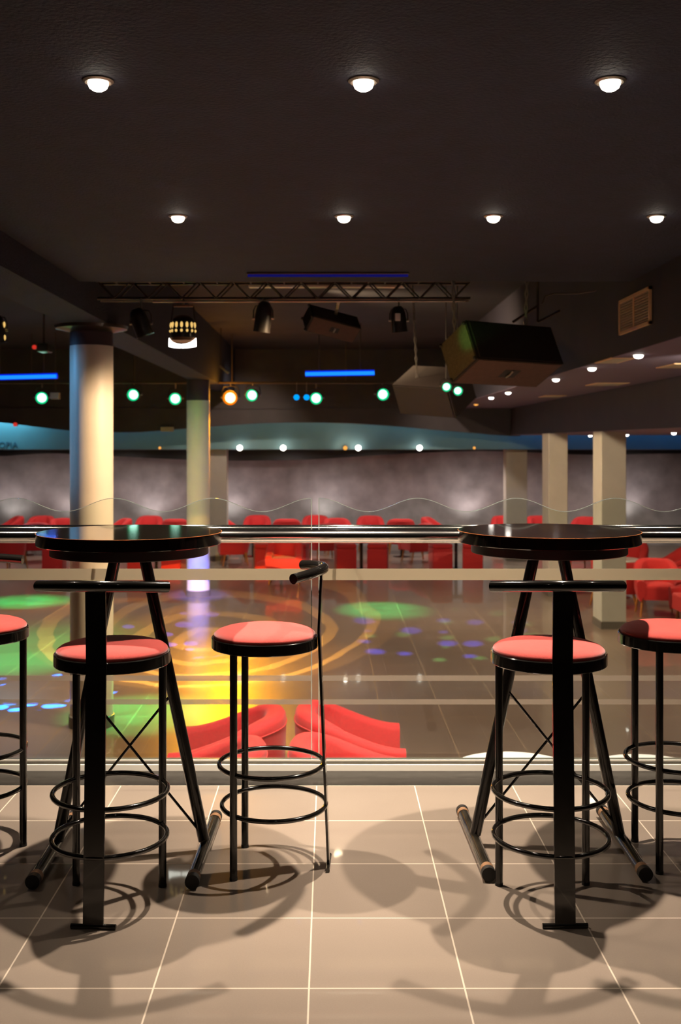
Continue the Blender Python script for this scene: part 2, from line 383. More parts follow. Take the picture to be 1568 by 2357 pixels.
# ------------------------------------------------------------------ bar stools
def make_stool(loc, rz, label):
    # local -y is the back side of the stool
    c = thing('bar_stool', label, 'bar stool', loc, rz, 'black metal bar stools with red round seats')
    MB().lathe([(.0,.757),(.168,.757),(.1705,.763),(.168,.769),(.158,.777),(.138,.784),(.105,.790),(.06,.794),(0,.795)], 72).build('seat_cushion', M['red'], c, smooth=50)
    MB().lathe([(0,.722),(.1745,.722),(.177,.7245),(.177,.756),(.1745,.7585),(.170,.7585),(.1695,.753),(0,.753)], 72).build('seat_rim', M['blacktube'], c)
    for s in (-1, 1):
        MB().tube([(s*.138, .085, .004), (s*.138, .085, .726)], .0122, 20).build('leg', M['black'], c)
        o = MB().tube([(s*.138, .085, 0), (s*.138, .085, .010)], .0128, 20).build('foot_cap', M['rubber'], c)
    for z, b in ((.336, -.022), (.201, -.031)):
        MB().tube([(.173*math.cos(2*PI*k/64), b+.173*math.sin(2*PI*k/64), z) for k in range(64)], .0078, 12, closed=True).build('foot_ring', M['blacktube'], c)
    # flat back strut from the floor to the handle, bent at the seat
    path = [(-.213, .010), (-.183, .745), (-.181, .775), (-.190, .975)]
    v = []; f = []
    for y, z in path:
        for dx, dy in ((-.030, -.004), (.030, -.004), (.030, .004), (-.030, .004)): v.append((dx, y+dy, z))
    for i in range(len(path)-1):
        for k in range(4): f.append((4*i+k, 4*i+(k+1) % 4, 4*i+4+(k+1) % 4, 4*i+4+k))
    f += [(3, 2, 1, 0), tuple(4*len(path)-4+k for k in range(4))]
    MB().add(v, f).build('back_strut', M['black'], c, smooth=20)
    MB().tube([(-.066, -.213, .0075), (.066, -.213, .0075)], .0072, 14).build('foot_bar', M['blacktube'], c)
    hp = []
    for k in range(33):
        a = (k-16)/16; hp.append((.196*(a if abs(a) < 1 else a), -.198+.086*(abs(a)**1.7), .985-.012*abs(a)**1.7))
    MB().tube(hp, .0165, 22).build('backrest_bar', M['blacktube'], c)
    return c
st = make_stool((-.670, 3.245, 0), math.radians(-3), 'bar stool in front of the left high table, its back strut turned to the viewer')
G = 'black metal bar stools with red round seats'
dup(st, (.676, 3.25, 0), math.radians(1), 'bar stool in front of the right high table, its back strut turned to the viewer', G)
dup(st, (-.216, 3.505, 0), math.radians(87), 'bar stool seen side-on between the two high tables, backrest to the right', G)
dup(st, (-1.228, 3.655, 0), math.radians(-147), 'bar stool cut by the left photo edge beside the left high table', G)
dup(st, (1.158, 3.56, 0), math.radians(90), 'bar stool cut by the right photo edge beside the right high table', G)

# ------------------------------------------------------------------ high tables
def make_table(loc, label):
    c = thing('high_table', label, 'high table', loc, 0)
    MB().lathe([(0,1.058),(.3095,1.058),(.3115,1.060),(.3115,1.0955),(.3095,1.098),(0,1.098)], 96).build('tabletop', M['btop'], c)
    MB().lathe([(.3105,1.0968),(.3124,1.0968),(.3124,1.0978),(.3105,1.0982)], 96).build('edge_glint', M['glint'], c)['label'] = 'thin copper coloured line put in for the rim highlight'
    MB().lathe([(0,1.022),(.264,1.022),(.266,1.024),(.266,1.058),(0,1.058)], 96).build('lower_disc', M['bedge'], c)
    MB().lathe([(.265,1.0560),(.2678,1.0560),(.2678,1.0572),(.265,1.0572)], 96).build('edge_glint', M['glint'], c)
    for s in (-1, 1):
        MB().tube([(s*.047, 0, 1.024), (s*.250, .02, .040)], .0200, 24).build('leg', M['black'], c)
        f = MB().tube([(s*.250, -.268, .0255), (s*.262, .268, .0255)], .0205, 24).build('foot_tube', M['worn'], c)
        for e in (-1, 1):
            y0 = e*.282; x0 = s*(.256+.006*e)
            MB().tube([(x0, y0-.012, .0255), (x0, y0+.012, .0255)], .0228, 24).build('end_cap', M['rubber'], f)
            MB().tube([(x0, e*.256-.013, .0255), (x0, e*.256+.013, .0255)], .0216, 24).build('collar', M['collar'], f)
        MB().tube([(s*.150, .002+.006*s, .555), (-s*.236, .014+.006*s, .075)], .0045, 10).build('cross_brace', M['black'], c)
    return c
make_table((-.681, 3.587, 0), 'left high round black bar table on splayed A-frame legs')
make_table((.758, 3.645, 0), 'right high round black bar table on splayed A-frame legs')

# ------------------------------------------------------------------ lounge chairs
def u_path(hw, D, n=28):
    pts = []
    for k in range(5): pts.append((hw, D/2-(D*.46)*k/5))
    for k in range(n+1):
        a = PI*k/n; x = math.cos(a); y = math.sin(a)
        x = math.copysign(abs(x)**.8, x); y = y**.85 if y > 0 else 0
        pts.append((hw*x, D/2-D*.46-(D*.54)*y))
    for k in range(4, -1, -1): pts.append((-hw, D/2-(D*.46)*k/5))
    return pts            # opens towards +y
def make_tub(loc, rz, label, hw=.36, D=.70, arm=.60, back=.84, low=.20, group=None):
    c = thing('tub_chair', label, 'tub chair', loc, rz, group)
    pts = u_path(hw, D); m = len(pts); v = []; f = []
    P = [Vector((x, y, 0)) for x, y in pts]
    prof_n = 9
    for i, p in enumerate(P):
        a = P[max(i-1, 0)]; b = P[min(i+1, m-1)]; tt = (b-a).normalized(); nn = Vector((-tt.y, tt.x, 0))
        if nn.dot(p) < 0: nn = -nn
        if abs(p.x) > hw*.98: nn = Vector((math.copysign(1, p.x), 0, 0))
        fy = (D/2-p.y)/D; k = max(0, min(1, fy)); k = k*k*(3-2*k)
        h = arm+(back-arm)*k; T = .125+.02*k
        taper = .055
        for n_, z in ((-taper, low), (-.012, low+.3*(h-low)), (0, h-.075), (-.004, h-.030), (-.022, h-.006), (-T*.5, h), (-T+.02, h-.010), (-T, h-.04), (-T-.01, low+.12)):
            q = p+nn*n_; v.append((q.x, q.y, z))
    for i in range(m-1):
        for k in range(prof_n-1): f.append((i*prof_n+k, i*prof_n+k+1, (i+1)*prof_n+k+1, (i+1)*prof_n+k))
        f.append((i*prof_n+prof_n-1, i*prof_n, (i+1)*prof_n, (i+1)*prof_n+prof_n-1))
    f += [tuple(range(prof_n)), tuple((m-1)*prof_n+k for k in range(prof_n))[::-1]]
    MB().add(v, f).build('shell', M['red2'], c, smooth=50)
    # piping under the outer rim
    line = []
    for i in range(m): q = v[i*prof_n+2]; line.append((q[0]*1.004, q[1]*1.004, q[2]))
    MB().tube(line, .005, 6).build('piping', M['red2'], c)
    inner = [(x*(hw-.10)/hw, (y+.0)*(D/2-.10)/(D/2) if y < 0 else y*.985) for x, y in pts]
    b = MB(); n = len(inner); rings = []
    for sc, z in ((1, low+.03), (1, low+.20), (.985, low+.235), (.94, low+.25), (.6, low+.262)):
        rings.append([(x*sc, y*sc+.01*(1-sc), z) for x, y in inner])
    vv = [p for r in rings for p in r]; ff = []
    for r in range(len(rings)-1):
        for k in range(n): ff.append((r*n+k, r*n+(k+1) % n, (r+1)*n+(k+1) % n, (r+1)*n+k))
    ff += [tuple(range(n))[::-1], tuple((len(rings)-1)*n+k for k in range(n))]
    b.add(vv, ff).build('seat_cushion', M['red2'], c, smooth=50)
    for sx in (-1, 1):
        for sy in (-1, 1):
            MB().tube([(sx*(hw-.10), sy*(D/2-.12), low+.04), (sx*(hw-.065), sy*(D/2-.07), 0)], .024, 10, r1=.012).build('leg', M['wood'], c)
    return c
def at(px, Y): return ((px-HX)/F*Y, Y, FZ)
tub = make_tub((.13, 7.23, FZ), math.radians(-90), 'red tub chair below the railing, farther one of the right pair', hw=.375, D=.74, arm=.64, back=.84, low=.12)
near = 'red tub chairs on the lower floor just beyond the railing'
tub['group'] = near
dup(tub, (.12, 6.39, FZ), math.radians(-90), 'red tub chair below the railing, nearer one of the right pair, mostly cut off', near)
dup(tub, (-.665, 7.12, FZ), math.radians(88), 'red tub chair below the railing, farther one of the left pair', near)
dup(tub, (-.75, 6.33, FZ), math.radians(88), 'red tub chair below the railing, nearer one of the left pair, mostly cut off', near)
far = make_tub(at(1512, 16.25), math.radians(172), 'red wooden-legged tub chair at the right, seat facing the viewer, in front of its neighbours', hw=.345, D=.68, arm=.56, back=.85, low=.24)
gr = 'red tub chairs of the right-hand lounge'
far['group'] = gr
dup(far, at(1448, 19.3), math.radians(150), 'red tub chair with rounded back just right of the nearest square column', gr)
dup(far, at(1566, 18.6), math.radians(95), 'red tub chair at the right photo edge behind the front one, arm rising right', gr)
dup(far, at(1612, 17.4), math.radians(80), 'red tub chair cut by the right photo edge, its arm showing above the frosted stripe', gr)
dup(far, at(1612, 15.0), math.radians(90), 'red tub chair at the right photo edge, only its front corner in view', gr)
dup(far, at(1412, 17.0), math.radians(-80), 'red tub chair with orange wooden leg, mostly behind the nearest square column', gr)
gb = 'red tub chairs in the far back row along the grey wall'
for px, Y, a, lab in (
    (22, 25.9, -60, 'farthest back row, red tub chair at the left photo edge'),
    (93, 25.9, 0, 'back row red tub chair directly left of the thick round column'),
    (150, 25.1, 30, 'back row red tub chair partly hidden by the thick round column, on its left'),
    (270, 25.1, -60, 'back row red tub chair emerging right of the thick round column'),
    (343, 25.9, 0, 'back row red tub chair above the left high table, brighter of two'),
    (407, 25.3, 180, 'back row red tub chair above the left high table, darker of two'),
    (524, 25.0, 60, 'back row red tub chair beside the square column, only its arm in view'),
    (592, 26.1, 0, 'bright back row red tub chair left of the glass joint'),
    (661, 25.3, 180, 'dark back row red tub chair just left of the glass joint'),
    (727, 26.1, 0, 'back row red tub chair right at the glass joint'),
    (778, 25.1, 10, 'low looking back row red tub chair right of the glass joint'),
    (853, 25.9, 0, 'bright back row red tub chair at the middle of the handrail'),
    (922, 25.3, 180, 'dark back row red tub chair right of the middle of the handrail'),
    (1002, 25.6, 70, 'back row red tub chair with long arm, left of the right high table'),
    (1163, 25.9, 0, 'back row red tub chair partly behind the farthest right square column'),
    (1245, 25.9, 10, 'back row red tub chair partly behind the middle square column'),
    (1345, 25.6, -30, 'back row red tub chair between the middle and the nearest square column')):
    dup(far, at(px, Y), math.radians(180+a), lab, gb)
gm = 'red tub chairs of the middle row at the far end'
for px, Y, a, lab in (
    (20, 22.0, 60, 'middle row red tub chair at the left photo edge under the handrail'),
    (84, 23.6, 200, 'middle row red tub chair left of the left high table'),
    (540, 23.0, 100, 'middle row red tub chair just right of the far square column, under the handrail'),
    (655, 19.9, 180, 'red tub chair whose round back overlaps the two cube seats left of the glass joint'),
    (748, 23.8, 20, 'middle row red tub chair right of the glass joint under the handrail'),
    (962, 23.6, 110, 'middle row red tub chair left of the right pair of cube seats'),
    (1330, 21.6, 190, 'middle row red tub chair between the middle and the nearest square column')):
    dup(far, at(px, Y), math.radians(a), lab, gm)

# cube seats with small black pedestal tables
def make_cube(loc, rz, label):
    c = thing('cube_seat', label, 'cube seat', loc, rz, 'red cube seats in front of the back lounge')
    MB().bbox(-.205, -.25, .03, .205, .25, .50, .02, 3).build('upholstered_box', M['red2'], c)
    MB().bbox(-.205, -.25, .502, .205, .25, .60, .03, 3).build('seat_cushion', M['red2'], c)
    for sx in (-1, 1):
        for sy in (-1, 1): MB().tube([(sx*.16, sy*.2, 0), (sx*.16, sy*.2, .032)], .02, 10).build('foot', M['rubber'], c)
    return c
cube = None
gc = 'red cube seats in front of the back lounge'
for px, a, lab in ((608, 8, 'left cube seat of the pair left of the glass joint'), (686, -8, 'right cube seat of the pair left of the glass joint'),
    (795, 6, 'left cube seat of the middle pair under the handrail'), (870, -6, 'right cube seat of the middle pair under the handrail'),
    (1014, 6, 'left cube seat of the pair left of the right high table'), (1088, -6, 'right cube seat of the pair by the right high table'),
    (125, 4, 'lone red cube seat under the left edge of the left high table'), (318, 6, 'left cube seat seen under the left high table'), (400, -6, 'right cube seat seen under the left high table')):
    loc = at(px, 21.6)
    if cube is None: cube = make_cube(loc, math.radians(a), lab)
    else: dup(cube, loc, math.radians(a), lab, gc)
def ped_table(loc, label, m, r=.30, h=.62, group=None):
    c = thing('pedestal_table', label, 'table', loc, 0, group)
    MB().lathe([(0,h-.025),(r-.004,h-.025),(r,h-.02),(r,h-.004),(r-.004,h),(0,h)], 48).build('tabletop', m, c)
    MB().tube([(0,0,.02),(0,0,h-.02)], .035, 16).build('pedestal', M['black'], c)
    MB().lathe([(0,0),(.2,0),(.2,.012),(.03,.03),(0,.03)], 32).build('base_plate', M['black'], c)
    return c
for px, Y, lab in ((648, 22.1, 'black pedestal table between the cube seats left of the glass joint'), (832, 22.1, 'black pedestal table between the middle pair of cube seats'),
    (1050, 22.25, 'black pedestal table between the cube seats left of the right high table'), (360, 22.1, 'black pedestal table seen under the left high table'),
    (583, 24.6, 'black table behind the leftmost visible cube seats'), (925, 24.6, 'black table farther back, right of the middle cube seats'),
    (60, 24.9, 'black table under the handrail at the far left'), (1440, 20.6, 'black table behind the chairs of the right lounge')):
    ped_table(at(px, Y), lab, M['black'], r=.27, h=.60)
ped_table((1.10, 6.20, FZ), 'round white tabletop below the railing, behind the right high table', M['wtable'], r=.39, h=.72)
ped_table((1.90, 6.18, FZ), 'round white tabletop below the railing, behind the right-edge stool', M['wtable'], r=.39, h=.71)
ped_table(at(1425, 18.1), 'white topped table beside the nearest square column', M['wtable'], r=.36, h=.66)

# ------------------------------------------------------------------ ceiling downlights
def downlight(loc, power, label, r=.05, group=None, mt='bulb', angle=86, name='ceiling_downlight', lit=True, tilt=None):
    c = thing(name, label, 'downlight', loc, 0, group)
    MB().lathe([(r*1.12,0),(r*1.12,-.004),(r*.95,-.010),(r*.78,-.010),(r*.76,0)], 32).build('trim_ring', M['steel'], c)
    MB().lathe([(r*.76,-.001),(r*.74,-.016),(r*.64,-.028),(r*.38,-.037),(0,-.040)], 32).build('bulb', M[mt], c, smooth=60)
    if power:
        light('lamp', 'SPOT', Vector(loc)+Vector((0,0,-.075)), power, WARM, .02, Vector(loc)+Vector((0,0,-1))+Vector(tilt or (0,0,0)), angle, 1.0, c)
    return c
Y1 = (CZ-CH)*F/835; Y2 = (CZ-CH)*F/523
for px, lab in ((226, 'left of the three large downlights nearest the camera'), (837, 'middle of the three large downlights nearest the camera'), (1405, 'right of the three large downlights nearest the camera')):
    downlight(((px-HX)/F*Y1, Y1, CZ), P_ROW1, lab, r=.05, group='large downlights in the nearest ceiling row')
for px, lab in ((410, 'leftmost of the second row of ceiling downlights'), (792, 'second from left in the second row of ceiling downlights'), (1136, 'third from left in the second row of ceiling downlights'), (1512, 'rightmost of the second row of ceiling downlights')):
    downlight(((px-HX)/F*Y2, Y2, CZ), P_ROW2, lab, r=.05, angle=94, group='downlights in the second ceiling row')
# the rows run on beyond the picture and behind the camera
for x in (-1.80, 1.98): light('lamp', 'SPOT', (x, Y1, CZ-.05), 25, WARM, .02, (x, Y1, 0), 100, 1)
for x in (-.85, .12, 1.08) if P_ROW0 else (): light('lamp', 'SPOT', (x, 1.45, CZ-.05), P_ROW0, WARM, .03, (x, 1.45, 0), 100, 1)
# low ceiling on the right
for px, Y, lab, dim in ((1470, 8.86, 'brightest small downlight of the low ceiling, farthest right', 0), (1363, 10.4, 'small downlight of the low ceiling, second from the right', 0), (1280, 12.2, 'small downlight of the low ceiling beside the big speaker', 0),
    (1170, 15.4, 'small downlight right below the big speaker', 0), (1131, 17.1, 'small downlight of the low ceiling left of its neighbour under the speaker', 0), (1096, 20.0, 'dim orange downlight at the far end of the low ceiling', 1)):
    downlight(((px-HX)/F*Y, Y, 2.15), 0 if dim else P_HALL, lab, r=.055, group='small downlights of the low ceiling', mt='amber' if dim else 'bulb2')
for px, Y, X, w_, lab in ((1415, 9.46, 0, .22, 'flat beige ceiling plate between two low ceiling downlights'), (1398, 13.26, 0, .42, 'long flat beige ceiling plate near the edge of the low ceiling'), (1272, 16.7, 0, .34, 'far flat beige ceiling plate near the column beam'), (1566, 10.1, 0, .3, 'flat beige ceiling plate at the right photo edge')):
    x = (px-HX)/F*Y; c = thing('ceiling_plate', lab, 'ceiling plate', (x, Y, 2.15))
    MB().bbox(-w_/2, -.28, -.012, w_/2, .28, 0, .004, 1).build('plate', M['steel' if 0 else 'vent'], c)
    MB().box(-w_/2+.03, -.25, -.0135, w_/2-.03, .25, -.0118).build('diffuser', M['tubeoff'], c, smooth=0)
for X, Y, lab in ((5.5, 22.2, 'small white downlight left of the nearest square column top'), (5.65, 20.0, 'small white downlight at the right of the nearest square column top'), (5.4, 16.5, 'small white downlight in the lowest soffit at the right edge')):
    downlight((X, Y, 1.57), 12, lab, r=.05, group='small downlights under the lowest soffit', mt='bulb2')
# small lamps on the teal band at the back
for px, lab, mt, r, pw in ((552, 'white globe lamp on the far teal band, first from the left', 'bulb2', .062, 0), (652, 'white globe lamp on the far teal band, second from the left', 'bulb2', .062, 0), (825, 'white globe lamp on the far teal band beside the orange one', 'bulb2', .062, 0),
    (966, 'white globe lamp on the far teal band, rightmost bright one', 'bulb2', .062, 0), (795, 'small orange globe lamp on the far teal band', 'amber', .048, 3), (1092, 'dim tiny globe lamp on the far teal band left of the columns', 'amber', .03, 0), (368, 'dim tiny globe lamp on the far teal band between the round columns', 'amber', .03, 0)):
    p = W(px, 1031, 23.26)
    c = thing('globe_lamp', lab, 'globe lamp', p, 0, 'globe lamps on the far teal band')
    MB().ellipsoid((0,0,0), r, r, r, 20, 10).build('globe', M[mt], c, smooth=80)
    MB().tube([(0, r*.5, 0), (0, .14, 0)], r*.5, 12).build('socket', M['cans'], c)
    if pw: light('lamp', 'POINT', p+Vector((0, -.12, 0)), pw, (1, .86, .72), .05, parent=c)
# red signal lamp at the far left
for (px, py, Y, lab) in ((35, 977, 22.5, 'small red signal light on the dark soffit above the lettering'), (79, 799, 14, 'small red light on a dark ceiling projector at the left')):
    p = W(px, py, Y); c = thing('signal_light', lab, 'signal light', p)
    r = .045 if Y > 20 else .03
    MB().ellipsoid((0,0,0), r, r, r).build('red_dome', M['redled'], c, smooth=80)
    MB().bbox(-r*.8, 0, -r*.8, r*.8, .09, r*.8, .004, 1).build('housing', M['cans'], c)
    if Y < 20:
        MB().bbox(.03, -.02, -.06, .18, .25, .05, .01, 1).build('projector_body', M['cans'], c)
        MB().tube([(.10, .1, .04), (.10, .1, HZ-p.z)], .012, 8).build('hanger_rod', M['dsteel'], c)

# ------------------------------------------------------------------ truss and its load
TY = 8.95
c = thing('lighting_truss', 'dark lattice lighting truss hanging across the dance hall ceiling', 'lighting truss', (0, TY, 0))
x0, x1 = -1.98, 1.2; z0, z1 = 2.632, 2.78
for y, z in ((0, z1), (.16, z1), (.02, z0), (.14, z0)):
    MB().tube([(x0, y, z), (x1, y, z)], .014, 12).build('chord', M['dsteel'], c)
b = MB(); n = 22
for i in range(n):
    xa = x0+(x1-x0)*i/n; xb = x0+(x1-x0)*(i+1)/n
    za, zb = (z0, z1) if i % 2 else (z1, z0)
    b.tube([(xa, 0, za), (xb, 0, zb)], .007, 6); b.tube([(xa, .15, za), (xb, .15, zb)], .007, 6)
    b.tube([(xa, 0, z1), (xa, .16, z1)], .007, 6)
b.build('lattice', M['dsteel'], c)
for x in (-1.7, -.3, 1.0): MB().tube([(x, .08, z1), (x, .08, HZ)], .008, 8).build('hanger_rod', M['dsteel'], c)
MB().tube([(-1.5, -.03, 2.60), (1.15, -.03, 2.605)], .010, 10).build('lamp_pipe', M['steel'], c)
# unlit batten fixture behind the lattice, with two blue indicator lamps
c = thing('batten_light', 'long cream fluorescent batten behind the truss lattice with two blue dots', 'batten light', ((755-HX)/F*9.2, 9.3, 0))
za = W(0, 655, 9.3).z
MB().bbox(-.70, -.03, za-.030, .70, .03, za+.028, .01, 2).build('housing', M['batten'], c)
for s in (-.26, .28): MB().ellipsoid((s, -.034, za+.014), .014, .01, .014).build('indicator', M['uv'], c, smooth=80)
MB().tube([(-.6, .0, za+.028), (-.6, .0, HZ)], .008, 8).build('hanger_rod', M['dsteel'], c)
MB().tube([(.6, .0, za+.028), (.6, .0, HZ)], .008, 8).build('hanger_rod', M['dsteel'], c)
def tube_lamp(pa, pb, label, hang=HZ):
    mid = (pa+pb)/2; c = thing('blue_tube_light', label, 'tube light', mid)
    a = pa-mid; d = pb-mid
    MB().tube([a, d], .030, 16).build('tube', M['uv'], c)
    MB().tube([a+Vector((0,.04,.008)), d+Vector((0,.04,.008))], .047, 16).build('tube_fringe', M['uvc'], c)  # emissive sleeve, the blue glow around the tube put in as shape
    MB().bbox(a.x, .09, -.02, d.x, .16, .04, .01, 1).build('housing', M['dsteel'], c)
    for x in (a.x*.6, d.x*.6): MB().tube([(x, .12, .03), (x, .12, hang-mid.z)], .01, 8).build('hanger_rod', M['dsteel'], c)
    L = light('lamp', 'AREA', mid+Vector((0, 0, -.06)), 14, (.05, .18, 1), parent=c); L.data.shape = 'RECTANGLE'; L.data.size = (d-a).length; L.data.size_y = .05
    return c
tube_lamp(W(703, 861, 17.6), W(862, 858.5, 17.6), 'glowing blue fluorescent tube at the middle of the hall')
tube_lamp(W(-40, 870, 17.6), W(130, 866, 17.6), 'glowing blue fluorescent tube at the left photo edge')

def stage_can(p, d, r, L, label, lens=('cans', 'cans'), hang=2.6, glow=False, name='stage_light', light_c=None, power=0, group=None):
    """a hanging can lamp at p pointing along d"""
    c = thing(name, label, 'stage light', p, 0, group)
    d = Vector(d).normalized(); R = d.to_track_quat('Z', 'Y').to_matrix()
    MB().lathe([(0,-L*.55),(r*.45,-L*.55),(r*.72,-L*.48),(r*.92,-L*.30),(r,-L*.1),(r,L*.40),(r*1.04,L*.40),(r*1.04,L*.45),(r*.95,L*.45),(r*.95,L*.2),(0,L*.2)], 28, mtx=R).build('can_body', M['cans'], c)
    MB().lathe([(0,L*.24),(r*.70,L*.24)], 28, mtx=R).build('lens', M[lens[1]], c, smooth=0)
    MB().lathe([(r*.70,L*.24),(r*.95,L*.235)], 28, mtx=R).build('lens_rim', M[lens[0]], c, smooth=0)  # on lit lamps this glowing ring is the coloured bloom fringe, built in
    # yoke
    pts = [(-r*1.15, 0, -r*.1)]+[(-r*1.15, 0, r*.9), (-r*.9, 0, r*1.45), (0, 0, r*1.55), (r*.9, 0, r*1.45), (r*1.15, 0, r*.9), (r*1.15, 0, -r*.1)]
    MB().tube(pts, r*.075, 8).build('yoke', M['cans'], c)
    MB().tube([(0, 0, r*1.5), (0, 0, hang-p[2])], r*.10, 8).build('clamp', M['steel'], c)
    for s in (-1, 1): MB().tube([(s*r*.95, 0, 0), (s*r*1.3, 0, 0)], r*.15, 10).build('knob', M['steel'], c)
    return c
# truss lamps
stage_can(W(325, 745, TY), (.35, .1, -1), .075, .24, 'small dark can light on the truss left of the glowing one', hang=z0)
stage_can(W(606, 733, TY), (-.12, .1, -1), .072, .26, 'dark can light on the truss right of the glowing one', hang=z0)
stage_can(W(918, 738, TY), (.1, .1, -1), .066, .22, 'small dark can light on the truss with a pale label, right side', hang=z0)
o = MB().bbox(-.035, -.078, -.01, .01, -.062, .055, .004, 1).build('label_plate', M['wtable']); o.parent = [x for x in bpy.data.objects if x.get('label', '').endswith('right side')][0]
# the large glowing can
p = W(422, 762, TY); c = thing('stage_light', 'large can light with glowing vent holes and a bright white mouth', 'stage light', p)
MB().lathe([(0,.135),(.05,.13),(.085,.10),(.102,.05),(.108,0),(.108,-.07),(0,-.07)], 40).build('can_body', M['cans'], c)
MB().lathe([(.108,-.06),(.118,-.085),(.116,-.09),(.104,-.07)], 40).build('front_ring', M['collar'], c)
sl = MB()
for k in range(7):
    a = -PI/2+(k-3)*.44; x, y = math.cos(a), math.sin(a)
    sl.ellipsoid((.103*x, .103*y, .045), .012, .012, .026, 10, 8); sl.ellipsoid((.108*x*1.0, .108*y*1.0, .0-.004), .011, .011, .013, 10, 8)
sl.build('vent_holes', M['ventglow'], c, smooth=80)
for s in (-1, 1):
    v = []; f = []; n = 12
    for k in range(n+1):
        a = -PI/2+s*(.03+1.18*k/n); x, y = math.cos(a), math.sin(a)
        zt = -.060-.062*math.cos(1.5*k/n); zb = -.156+.022*(k/n)**2
        for rr in (.119, .124): v += [(rr*x, rr*y, zt), (rr*1.02*x, rr*1.02*y, zb)]
    for k in range(n):
        a_, b_ = 4*k, 4*k+4
        f += [(a_, b_, b_+1, a_+1), (a_+2, a_+3, b_+3, b_+2), (a_, a_+2, b_+2, b_), (a_+1, b_+1, b_+3, a_+3)]
    f += [(0, 1, 3, 2), (4*n, 4*n+2, 4*n+3, 4*n+1)]
    MB().add(v, f).build('lit_flap', M['mouth'], c)
MB().bbox(-.088, -.015, .205, .088, .015, .222, .003, 1).build('yoke_bar', M['collar'], c)
for s in (-1, 1): MB().tube([(s*.085, 0, .21), (s*.112, 0, .0)], .006, 8).build('yoke', M['dsteel'], c)
MB().tube([(0, 0, .22), (0, 0, z0-p.z)], .012, 10).build('clamp', M['steel'], c)
# blue light on the ceiling edge, put in as a dim glowing strip
c = thing('blue_ceiling_glow', 'dim dark blue glow on the ceiling edge above the truss, put in as a strip', 'glow strip', ((755-HX)/F*8.15, 8.15, CZ))
MB().bbox(-.63, -.03, -.016, .63, .03, 0, .005, 1).build('housing', M['dsteel'], c)
MB().tube([(-.62, -.01, -.020), (.62, -.01, -.020)], .014, 12).build('tube', M['uvdim'], c)
# left edge can
stage_can(W(-8, 760, TY), (.1, .1, -1), .075, .24, 'dark can light cut by the left photo edge with orange glints', hang=HZ)
o = [x for x in bpy.data.objects if x.get('label', '').startswith('dark can light cut')][0]
g = MB().ellipsoid((.072, -.02, .045), .010, .01, .026).ellipsoid((.076, -.02, -.065), .010, .01, .024).build('vent_holes', M['ventglow'], o, smooth=80)

# speakers (boxes measured corner by corner)
def speaker(N, a, b, cc, mats, label, hang):
    N = Vector(N); A, B, Cc = Vector(a), Vector(b), Vector(cc)
    e1 = A.normalized(); e2 = (B-e1*B.dot(e1)).normalized(); e3 = e1.cross(e2)
    if e3.dot(Cc) < 0: e3 = -e3
    la, lb, lc = A.length, B.length, Cc.length
    c = thing('loudspeaker', label, 'loudspeaker', N+(A+B+Cc)/2)
    O = -(e1*la+e2*lb+e3*lc)/2
    def T(u, v_, w_): return O+e1*(u*la)+e2*(v_*lb)+e3*(w_*lc)
    def slab(u0,u1,v0,v1,w0,w1): 
        q = [T(u,v_,w_) for u in (u0,u1) for v_ in (v0,v1) for w_ in (w0,w1)]
        return q, [(0,1,3,2),(4,6,7,5),(0,4,5,1),(2,3,7,6),(0,2,6,4),(1,5,7,3)]
    e = .004
    MB().add(*slab(0,1,0,1,e,1)).build('cabinet', mats[0], c, smooth=0)
    MB().add(*slab(.03,.97,-.012,0,.03,.97)).build('end_panel', mats[1], c, smooth=0)
    MB().add(*slab(-.012,0,.02,.98,.03,.97)).build('side_panel', mats[2], c, smooth=0)
    MB().add(*slab(.04,.96,.03,.97,-.02,e)).build('front_grille', M['spk'], c, smooth=0)
    h = MB().add(*slab(-.016,-.012,.42,.60,.34,.64)).build('handle_cup', M['rubber'], c, smooth=0)
    MB().tube([T(-.022,.51,.36), T(-.04,.51,.5), T(-.022,.51,.62)], .008, 8).build('handle', M['steel'], h)
    for u in (.05, .95):
        for w_ in (.05, .95):
            q = T(u, -.012, w_); MB().ellipsoid(q, .016, .016, .016, 12, 8).build('corner_protector', M['rubber'], c, smooth=80)
    for top, (u, v_, w_) in hang:
        q = T(u, v_, w_); n_ = 10; tp = Vector(top)-c.location; bb = MB()
        for i in range(n_):
            s0 = q.lerp(tp, i/n_); s1 = q.lerp(tp, (i+1)/n_); off = Vector((.012*(1 if i % 2 else -1), 0, 0))
            bb.tube([s0+off, s1-off], .007, 6); bb.tube([s0-off, s1+off], .007, 6)
        bb.build('hanging_chain', M['steel'], c)
    return c
spkA = speaker((1.155, 8.2, 2.057), (-.076, .142, .318), (.766, .432, -.008), (-.169, .296, -.173),
        (M['spk'], M['spko'], M['spkb']), 'big brown loudspeaker hanging tilted at the right, green light on its end',
        (((.99, 8.6, HZ), (1, .05, .6)), ((1.66, 8.7, HZ), (1, .8, .35))))
speaker((-.142, 9.3, 2.521), (-.033, .127, .124), (.428, .2, -.09), (-.071, .099, -.12),
        (M['spk'], M['cans'], M['spkb']), 'small dark loudspeaker hanging under the middle of the truss', (((.08, 9.10, z0), (1, .6, .5)),))
speaker((1.562, 13.0, 1.711), (-.118, -.191, .36), (-.651, .533, .069), (.292, .322, .266),
        (M['spk'], M['spk'], M['spk']), 'dull brown loudspeaker hanging lower and farther back behind the green lamp pair', (((1.05, 13.3, HZ), (1, .7, .4)),))
